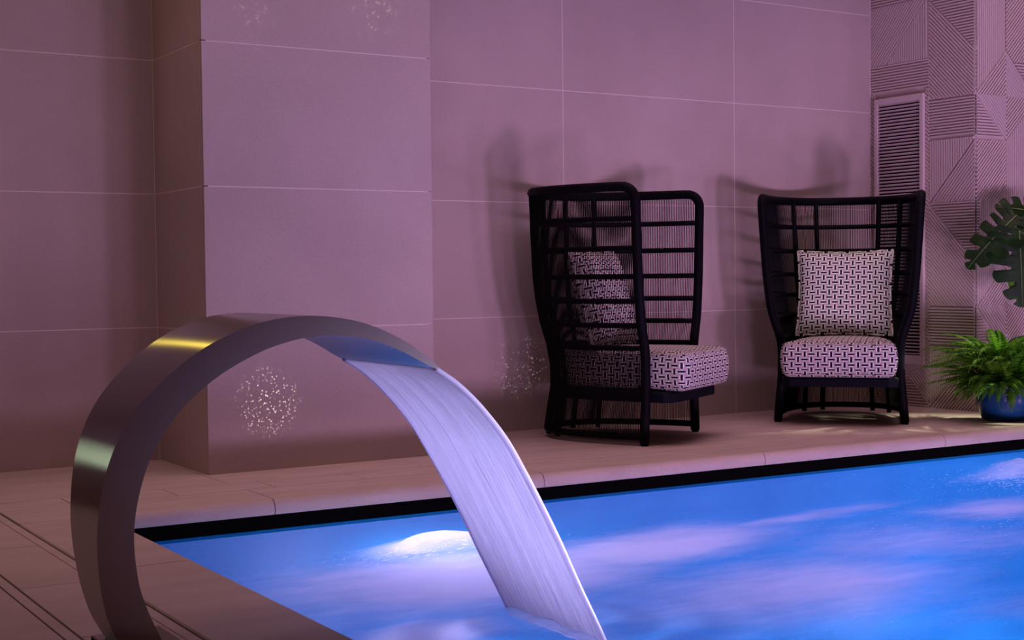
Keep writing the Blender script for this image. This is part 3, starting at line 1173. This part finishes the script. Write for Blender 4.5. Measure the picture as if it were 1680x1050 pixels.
def make_chair():
    root = empty('lounge_chair', (0, 0, 0))
    # continuous outer frame: foot, front post, rounded corner, top rail, other post
    hs = [0.012 + (1.16 - 0.012) * i / 24 for i in range(25)]
    left = [shell(0, h) for h in hs]
    fil = []
    for i in range(1, 7):
        p = math.pi / 2 * i / 7
        h = 1.16 + 0.068 * math.sin(p)
        fil.append(shell(t_of_y(0.068 * (1 - math.cos(p)), h, 1), h))
    t0 = t_of_y(0.068, TOP, 1)
    ts = [t for t in arc_ts(TOP, 44) if t0 <= t <= math.pi - t0]
    top = [shell(t, TOP) for t in ts]
    rp = [(-x, y, z) for x, y, z in (left + fil)[::-1]]
    path = left + fil + top + rp
    tube('outer_frame', path, 0.0235, M_FRAME, root, 10)
    for s in (1, -1):
        x, y, z = shell(0 if s > 0 else math.pi, 0.0)
        v, f = lathe([(0.0001, 0.0), (0.017, 0.0), (0.019, 0.004), (0.019, 0.018), (0.0001, 0.018)], 12)
        obj('foot', [(a + x, b + y, c) for a, b, c in v], f, M_FRAME, root)
    ts = arc_ts(0.8, 40)
    for h in RINGS:
        tube('crossbar', [shell(t, h, -0.006) for t in ts], 0.0130, M_FRAME, root, 8)
    tube('bottom_rail', [shell(t, 0.042, 0.0) for t in ts], 0.0160, M_FRAME, root, 8)
    tube('seat_rail', [shell(t, 0.225, -0.004) for t in ts], 0.0150, M_FRAME, root, 8)
    for deg in (70.0, 48.0, 132.0, 110.0):
        t = math.radians(deg)
        tube('rib', [shell(t, h, -0.010) for h in [0.014, 0.03] + [0.06 + (TOP - 0.06) * i / 18 for i in range(19)]], 0.0135, M_FRAME, root, 8)
    # cords all round, too fine to pick apart
    parts = []
    tc = arc_ts(0.8, 200)
    for t in tc[2:-2]:
        y = shell(t, 1.2)[1]
        ht = TOP if y > 0.068 else 1.16 + 0.068 * math.sin(math.acos(max(0, 1 - y / 0.068)))
        hh = [0.042 + (ht - 0.042) * i / 11 for i in range(12)]
        parts.append(tube_geo([shell(t, h, 0.013) for h in hh], 0.0024, 3, cap=False))
    v, f = join(parts)
    c = obj('cord_weave', v, f, M_CORD, root)
    c['kind'] = 'stuff'
    # seat board, rounded at the front
    pl = []
    for k in range(0, 9):
        t = math.pi * k / 8
    fr = [(-0.305, 0.02), (-0.305, -0.085), (-0.29, -0.118), (-0.255, -0.135), (0.255, -0.135), (0.29, -0.118), (0.305, -0.085), (0.305, 0.02)]
    bk = [shell(t, 0.23, -0.022)[:2] for t in arc_ts(0.23, 20)[2:-2]]
    prism('seat_board', fr + bk, 0.205, 0.257, M_BASE, root, 0.01)
    return root


def copy_tree(o, parent=None):
    c = o.copy()
    COL.objects.link(c)
    c.parent = parent
    for ch in [q for q in bpy.data.objects if q.parent == o]:
        copy_tree(ch, c)
    return c


C1, T1 = (-1.10, -0.772), math.radians(29.4)
C2, T2 = (0.0735, -0.7635), math.radians(-49.0)
ch1 = make_chair()
ch2 = copy_tree(ch1)
for o, (x, y), t, lab in ((ch1, C1, T1, 'tall black corded chair turned side-on, nearest the stone pillar'),
                          (ch2, C2, T2, 'tall black corded chair facing the pool beside the slatted vent')):
    o.location = (x, y, 0)
    o.rotation_euler = (0, 0, t)
    tag(o, lab, 'chair', 'tall black corded lounge chairs')


def seat_plan(n=120):
    """cushion outline seen from above: square at the front, following the shell's curve at the back"""
    pts = []
    r = 0.045
    hx, y0 = 0.300, -0.205
    for k in range(7):
        a = math.pi + math.pi / 2 * k / 6
        pts.append((-hx + r + r * math.cos(a), y0 + r + r * math.sin(a)))
    for k in range(7):
        a = -math.pi / 2 + math.pi / 2 * k / 6
        pts.append((hx - r + r * math.cos(a), y0 + r + r * math.sin(a)))
    for t in arc_ts(0.36, 34)[1:-1]:
        x, y, _ = shell(t, 0.36, -0.036)
        pts.append((max(-hx, min(hx, x)), y))
    P = pts + [pts[0]]
    L = [0.0]
    for a, b in zip(P[:-1], P[1:]):
        L.append(L[-1] + math.dist(a, b))
    out, j = [], 0
    for i in range(n):
        s_ = L[-1] * i / n
        while L[j + 1] < s_:
            j += 1
        t = (s_ - L[j]) / max(L[j + 1] - L[j], 1e-9)
        out.append((P[j][0] + (P[j + 1][0] - P[j][0]) * t, P[j][1] + (P[j + 1][1] - P[j][1]) * t, s_))
    return out


def cushion(chair_loc, th, label):
    plan = seat_plan()
    n = len(plan)
    cx0, cy0 = 0.0, 0.14
    hz = 0.192
    prof = [(0.055, 0.0), (0.030, 0.004), (0.010, 0.018), (0.001, 0.042), (-0.004, 0.075), (-0.005, 0.100), (-0.003, 0.130), (0.002, 0.155),
            (0.011, 0.174), (0.028, 0.186), (0.055, hz), (0.09, hz + 0.004), (0.15, hz + 0.008), (0.21, hz + 0.010), (0.27, hz + 0.011)]
    V, F, UV = [], [], []
    nrm = []
    for i in range(n):
        a, b = plan[i - 1], plan[(i + 1) % n]
        t = Vector((b[0] - a[0], b[1] - a[1])).normalized()
        nrm.append(Vector((t.y, -t.x)))
    for k, (ins, z) in enumerate(prof):
        for i, (x, y, s_) in enumerate(plan):
            if ins <= 0.056:
                p = Vector((x, y)) - nrm[i] * ins
            else:
                p0 = Vector((x, y)) - nrm[i] * 0.055
                p = p0 + (Vector((cx0, cy0)) - p0) * ((ins - 0.055) / 0.215 * 0.98)
            V.append((p.x, p.y, z))
    for k in range(len(prof) - 1):
        for i in range(n):
            j = (i + 1) % n
            F.append((k * n + i, k * n + j, (k + 1) * n + j, (k + 1) * n + i))
    F.append(tuple(range(n - 1, -1, -1)))
    F.append(tuple((len(prof) - 1) * n + i for i in range(n)))

    per = 0.0315 * 2 * 1.08 * round((plan[-1][2] + 0.01) / 0.063 / 1.08)

    def uv(p, vi):
        k, i = divmod(vi, n)
        kk = min(q // n for q in p.vertices)
        if kk >= 9 or kk == 0 and len(p.vertices) > 4:
            return (V[vi][0], V[vi][1])
        idx = [q % n for q in p.vertices]
        ii = n if (i == 0 and max(idx) == n - 1 and len(p.vertices) == 4) else i
        return (per * ii / n / 1.08, (V[vi][2] * 1.1 - ins_adj[k]) / 1.08)
    ins_adj = [max(0.0, q[0]) * (1 if q[1] < 0.09 else -1) for q in prof]
    root = empty('seat_cushion', (0, 0, 0))
    cx, cy_ = chair_loc
    root.location = (cx, cy_, 0.2575)
    root.rotation_euler = (0, 0, th)
    tag(root, label, 'cushion', 'patterned seat cushions')
    obj('cover', V, F, M_FAB, root, smooth=True, uvs=uv)
    # seam piping round the upper and lower rim
    for z, off in ((0.018, 0.009), (0.174, 0.010)):
        P = [(x - nrm[i].x * off, y - nrm[i].y * off, z) for i, (x, y, s_) in enumerate(plan)]
        v2, f2 = tube_geo(P, 0.003, 5, closed=True)
        obj('piping', v2, f2, M_FAB, root, smooth=True, uvs=[(0.0105 * (q // 5), 0.002) for q in range(len(v2))])
    return root


cushion(C1, T1, 'thick black and white dash-patterned seat cushion of the side-on chair')
cushion(C2, T2, 'thick black and white dash-patterned seat cushion of the chair by the vent')


def pillow(chair_loc, th, label, lean=0.26, dx=0.0, yaw=0.0):
    n = 26
    hw, hh = 0.262, 0.245
    V, F, UV = [], [], []
    rim = []
    for side in (1, -1):
        for i in range(n + 1):
            for j in range(n + 1):
                u, w = -1 + 2 * i / n, -1 + 2 * j / n
                pin = 1 - 0.055 * (1 - u * u) ** 1.0 * (w ** 4)
                pin2 = 1 - 0.055 * (1 - w * w) ** 1.0 * (u ** 4)
                t = 0.075 * max(0, (1 - u ** 4)) ** 0.5 * max(0, (1 - w ** 4)) ** 0.5
                t += 0.004 * mnoise.noise((u * 3, w * 3, side * 2.0)) * (1 - u * u) * (1 - w * w)
                V.append((u * hw * pin2, -side * t, w * hh * pin + hh))
                UV.append((u * hw, w * hh))
    m = n + 1
    for s in (0, 1):
        o = s * m * m
        for i in range(n):
            for j in range(n):
                a = o + i * m + j
                q = (a, a + m, a + m + 1, a + 1)
                F.append(q if s == 0 else q[::-1])
    ring = [(i, 0) for i in range(n)] + [(n, j) for j in range(n)] + [(n - i, n) for i in range(n)] + [(0, n - j) for j in range(n)]
    P = [Vector(V[i * m + j]) for i, j in ring]
    P = [Vector((p.x * 1.008, p.y, (p.z - hh) * 1.008 + hh)) + Vector((0, 0.003 * math.sin(k * 1.7), 0.002 * math.sin(k * 2.3))) for k, p in enumerate(P)]
    root = empty('throw_pillow', (0, 0, 0))
    yo = 0.30
    cx, cy_ = chair_loc
    root.location = (cx - math.sin(th) * yo + math.cos(th) * dx, cy_ + math.cos(th) * yo + math.sin(th) * dx, 0.4615)
    root.rotation_euler = (-lean, 0, th + yaw)
    tag(root, label, 'pillow', 'patterned throw pillows')
    obj('cover', V, F, M_FAB, root, smooth=True, uvs=UV)
    v2, f2 = tube_geo(P, 0.006, 6, closed=True)
    obj('piping', v2, f2, M_FAB, root, smooth=True, uvs=[(0.011 * (i // 6), 0.003 * (i % 6)) for i in range(len(v2))])
    return root


pillow(C1, T1, 'square dash-patterned pillow inside the side-on chair')
pillow(C2, T2, 'square dash-patterned pillow standing on the chair by the vent')

# ------------------------------------------------------------------ plants
FX, FY = 0.88, -1.185


def pot(root, r, h, m):
    v, f = lathe([(0.0001, 0.0), (r * 0.72, 0.0), (r * 0.80, 0.012), (r * 0.97, h * 0.42), (r, h * 0.66), (r * 0.95, h * 0.9), (r * 0.99, h * 0.97), (r * 0.97, h), (r * 0.88, h), (r * 0.86, h * 0.9)], 36)
    obj('pot', v, f, m, root, smooth=True)
    v, f = lathe([(r * 0.87, h * 0.9), (r * 0.4, h * 0.93), (0.0001, h * 0.94)], 24)
    obj('soil', v, f, M_SOIL, root, smooth=True)


def frond_mesh(L, arch_, droop, seed):
    """a fern frond along +x, rising then drooping"""
    rnd = random.Random(seed)
    n = 30
    path = []
    x = z = 0.0
    ang = arch_
    st = L / n
    bend = (arch_ + droop) / n
    side = 0.0
    sw = rnd.uniform(-0.012, 0.012)
    for i in range(n + 1):
        path.append(Vector((x, side, z)))
        x += st * math.cos(ang)
        z += st * math.sin(ang)
        side += sw * st * 30 * (i / n)
        ang -= bend * (0.5 + i / n)
    V, F = tube_geo(path, [0.0022 * (1 - 0.8 * i / n) for i in range(n + 1)], 3, cap=False)
    for i in range(3, n + 1):
        t = i / n
        w = 0.043 * math.sin(math.pi * min(1, (t * 0.94 + 0.10))) ** 0.7 * (1.0 if t < 0.9 else (1.05 - t) / 0.15)
        w = max(w, 0.004)
        p = path[i]
        tg = (path[i] - path[i - 1]).normalized()
        up = Vector((-tg.z, 0, tg.x))
        lw = st * 0.78
        for s in (-1, 1):
            dr = -0.25 + rnd.uniform(-0.2, 0.15)
            d = (Vector((0, s, 0)) + tg * 0.35 + up * dr).normalized()
            ln = w * rnd.uniform(0.85, 1.1)
            o = len(V)
            a = p - tg * lw * 0.5
            b = p + tg * lw * 0.5
            m1 = p + d * ln * 0.55
            V += [a, b, m1 + tg * lw * 0.62, m1 - tg * lw * 0.45, p + d * ln + up * (-0.15 * ln) + tg * lw * 0.3]
            q = [(o, o + 1, o + 2, o + 3), (o + 3, o + 2, o + 4)]
            F += q if s > 0 else [tuple(reversed(z_)) for z_ in q]
    return V, F


fern = empty('potted_fern', (FX, FY, 0))
tag(fern, 'bushy green fern in a round blue glazed pot by the ribbed wall', 'plant')
pot(fern, 0.145, 0.20, M_POT)
variants = []
for k, (L, a, d) in enumerate([(0.54, 1.25, 0.55), (0.56, 0.85, 0.50), (0.52, 0.50, 0.60), (0.44, 1.4, 0.5), (0.36, 0.15, 1.0), (0.54, 1.0, 0.9), (0.48, 0.32, 0.45), (0.40, 1.25, 0.3), (0.34, 0.55, 1.7), (0.30, 0.2, 1.5)]):
    v, f = frond_mesh(L, a, d, 20 + k)
    me = bpy.data.meshes.new('frond')
    me.from_pydata([tuple(p) for p in v], [], f)
    me.materials.append(M_FERN)
    variants.append(me)
rnd = random.Random(11)
for i in range(290):
    me = variants[i % len(variants)]
    o = link('frond', me, fern)
    az = i * 2.39996 + rnd.uniform(-0.2, 0.2)
    rr = rnd.uniform(0.0, 0.085)
    o.location = (rr * math.cos(az), rr * math.sin(az), 0.185 + rnd.uniform(0, 0.03))
    sc = rnd.uniform(0.72, 1.0)
    ca, sa = math.cos(az), math.sin(az)
    if ca > 0:
        sc *= 1 - 0.58 * ca ** 0.6            # kept short on the side of the wall
    if ca < -0.3 and sa > -0.2:
        sc *= 0.86
    o.scale = (sc, sc * rnd.uniform(0.85, 1.1), sc)
    o.rotation_euler = (rnd.uniform(-0.25, 0.25), rnd.uniform(-0.25, 0.16), az)


def leaf_geo(L, Wd, cuts, seed, fold=0.25, droop=0.35):
    """split leaf: heart outline with deep notches between the lobes; midrib along +x, blade in xy"""
    rnd = random.Random(seed)
    n, m = 72, 4
    V, F = [], []
    for side in (1, -1):
        o = len(V)
        for i in range(n + 1):
            t = i / n
            # outline from the lobe behind the stalk round to the tip
            an = math.radians(158) * (1 - t)
            rad = (0.56 + 0.44 * t ** 1.6) if t > 0.3 else 0.56 + 0.44 * 0.3 ** 1.6 - 0.08 * (0.3 - t)
            ex = L * (0.16 + 0.84 * rad * math.cos(an) * (1.0 if an < 1.57 else 0.55))
            ey = Wd * 0.5 * math.sin(an) ** 0.75 * (1.04 - 0.10 * t)
            base = L * max(0.0, min(0.98, 0.02 + 0.95 * t ** 1.35))
            ext = 1.0
            if cuts:
                ph = (t - 0.12) / 0.80 * cuts
                if 0 < ph < cuts:
                    fr = abs((ph % 1.0) - 0.5) * 2          # 1 at notch centre
                    if fr > 0.70:
                        ext = 0.30 + 0.08 * math.sin(ph * 3)
                    else:
                        ext = 1.0 - 0.22 * fr * fr
            for j in range(m + 1):
                s = j / m * ext
                x_ = base + (ex - base) * s
                y_ = ey * s
                z_ = fold * abs(y_) - droop * (x_ / L) ** 2 * L * 0.5 - 0.9 * y_ * y_ / max(Wd, 1e-6) * 0.9
                V.append((x_, side * y_, z_))
        for i in range(n):
            for j in range(m):
                a = o + i * (m + 1) + j
                q = (a, a + m + 1, a + m + 2, a + 1)
                F.append(q if side < 0 else q[::-1])
    return V, F


mon = empty('monstera', (1.22, -1.36, 0))
tag(mon, 'dark split-leaf plant rising behind the fern at the right edge', 'plant')
pot(mon, 0.15, 0.24, M_POT)


def mleaf(tip_dir, base, L, Wd, cuts, seed, m, roll=0.0, stem_from=None, fold=0.2, droop=0.4, normal=None):
    """leaf with its midrib leaving base along tip_dir"""
    d = Vector(tip_dir).normalized()
    up = Vector(normal) if normal else Vector((0, 0, 1))
    yv = up.cross(d).normalized()
    zv = d.cross(yv)
    R = Matrix((d, yv, zv)).transposed()
    v, f = leaf_geo(L, Wd, cuts, seed, fold, droop)
    b = Vector(base) - mon.location
    o = obj('leaf', [b + R @ Vector(p) for p in v], f, m, mon, smooth=True)
    mid = [b + R @ Vector((L * k / 12, 0, -droop * (k / 12) ** 2 * L * 0.5 + 0.003)) for k in range(13)]
    vv, ff = tube_geo(mid, [0.0042 * (1 - 0.75 * k / 12) for k in range(13)], 5)
    obj('midrib', vv, ff, M_VEIN, o, smooth=True)
    s0 = Vector(stem_from) if stem_from else Vector((0, 0, 0.22))
    pts = [s0, s0 * 0.6 + b * 0.4 + Vector((0, 0, 0.15)), s0 * 0.2 + b * 0.8 + Vector((0, 0, 0.10)), b]
    sp = catmull([tuple(p) for p in pts], 6)
    vv, ff = tube_geo(sp, 0.0055, 6)
    obj('leaf_stalk', vv, ff, M_STEM, mon, smooth=True)
    return o


NC = (-0.53, -0.80, 0.25)      # towards the viewer
mleaf((0.03, -0.06, -1.0), (0.985, -1.20, 1.03), 0.42, 0.36, 5, 3, M_MONST, normal=NC, fold=0.10, droop=0.15)
mleaf((-0.62, 0.20, -0.52), (1.03, -1.15, 1.115), 0.40, 0.30, 5, 4, M_MONST, normal=(-0.30, -0.45, 0.75), fold=0.12, droop=0.35)
mleaf((-0.75, 0.25, 0.20), (1.27, -1.12, 1.13), 0.26, 0.26, 4, 5, M_MONST, normal=(-0.35, -0.75, 0.55), fold=0.1, droop=0.4)
mleaf((0.10, -0.10, -1.0), (0.985, -1.17, 0.80), 0.16, 0.085, 0, 6, M_YOUNG, normal=(-0.7, -0.7, 0.2), fold=0.3, droop=0.1)
mleaf((0.75, -0.35, 0.15), (1.30, -1.35, 1.05), 0.40, 0.38, 5, 8, M_MONST, normal=(0.1, -0.3, 0.9), fold=0.12, droop=0.6)
tube('main_stem', catmull([(0, 0, 0.2), (-0.06, 0.03, 0.42), (-0.10, 0.05, 0.62), (-0.08, 0.05, 0.86)], 5), 0.011, M_STEM, mon, 8)
mleaf((-0.20, 0.10, 0.9), (0.97, -1.10, 0.37), 0.12, 0.09, 0, 9, M_YOUNG, normal=(-0.6, -0.75, 0.2), fold=0.3, droop=0.2)

# ceiling spot fixture over the left deck
sp = empty('ceiling_spotlight', (-4.75, -0.60, 3.12))
tag(sp, 'small warm ceiling spotlight in the recess left of the pillar', 'lamp')
v, f = lathe([(0.085, 0.03), (0.095, 0.0), (0.10, 0.02), (0.10, 0.09), (0.0001, 0.10)], 24)
obj('housing', v, f, M_DARK, sp, smooth=True)
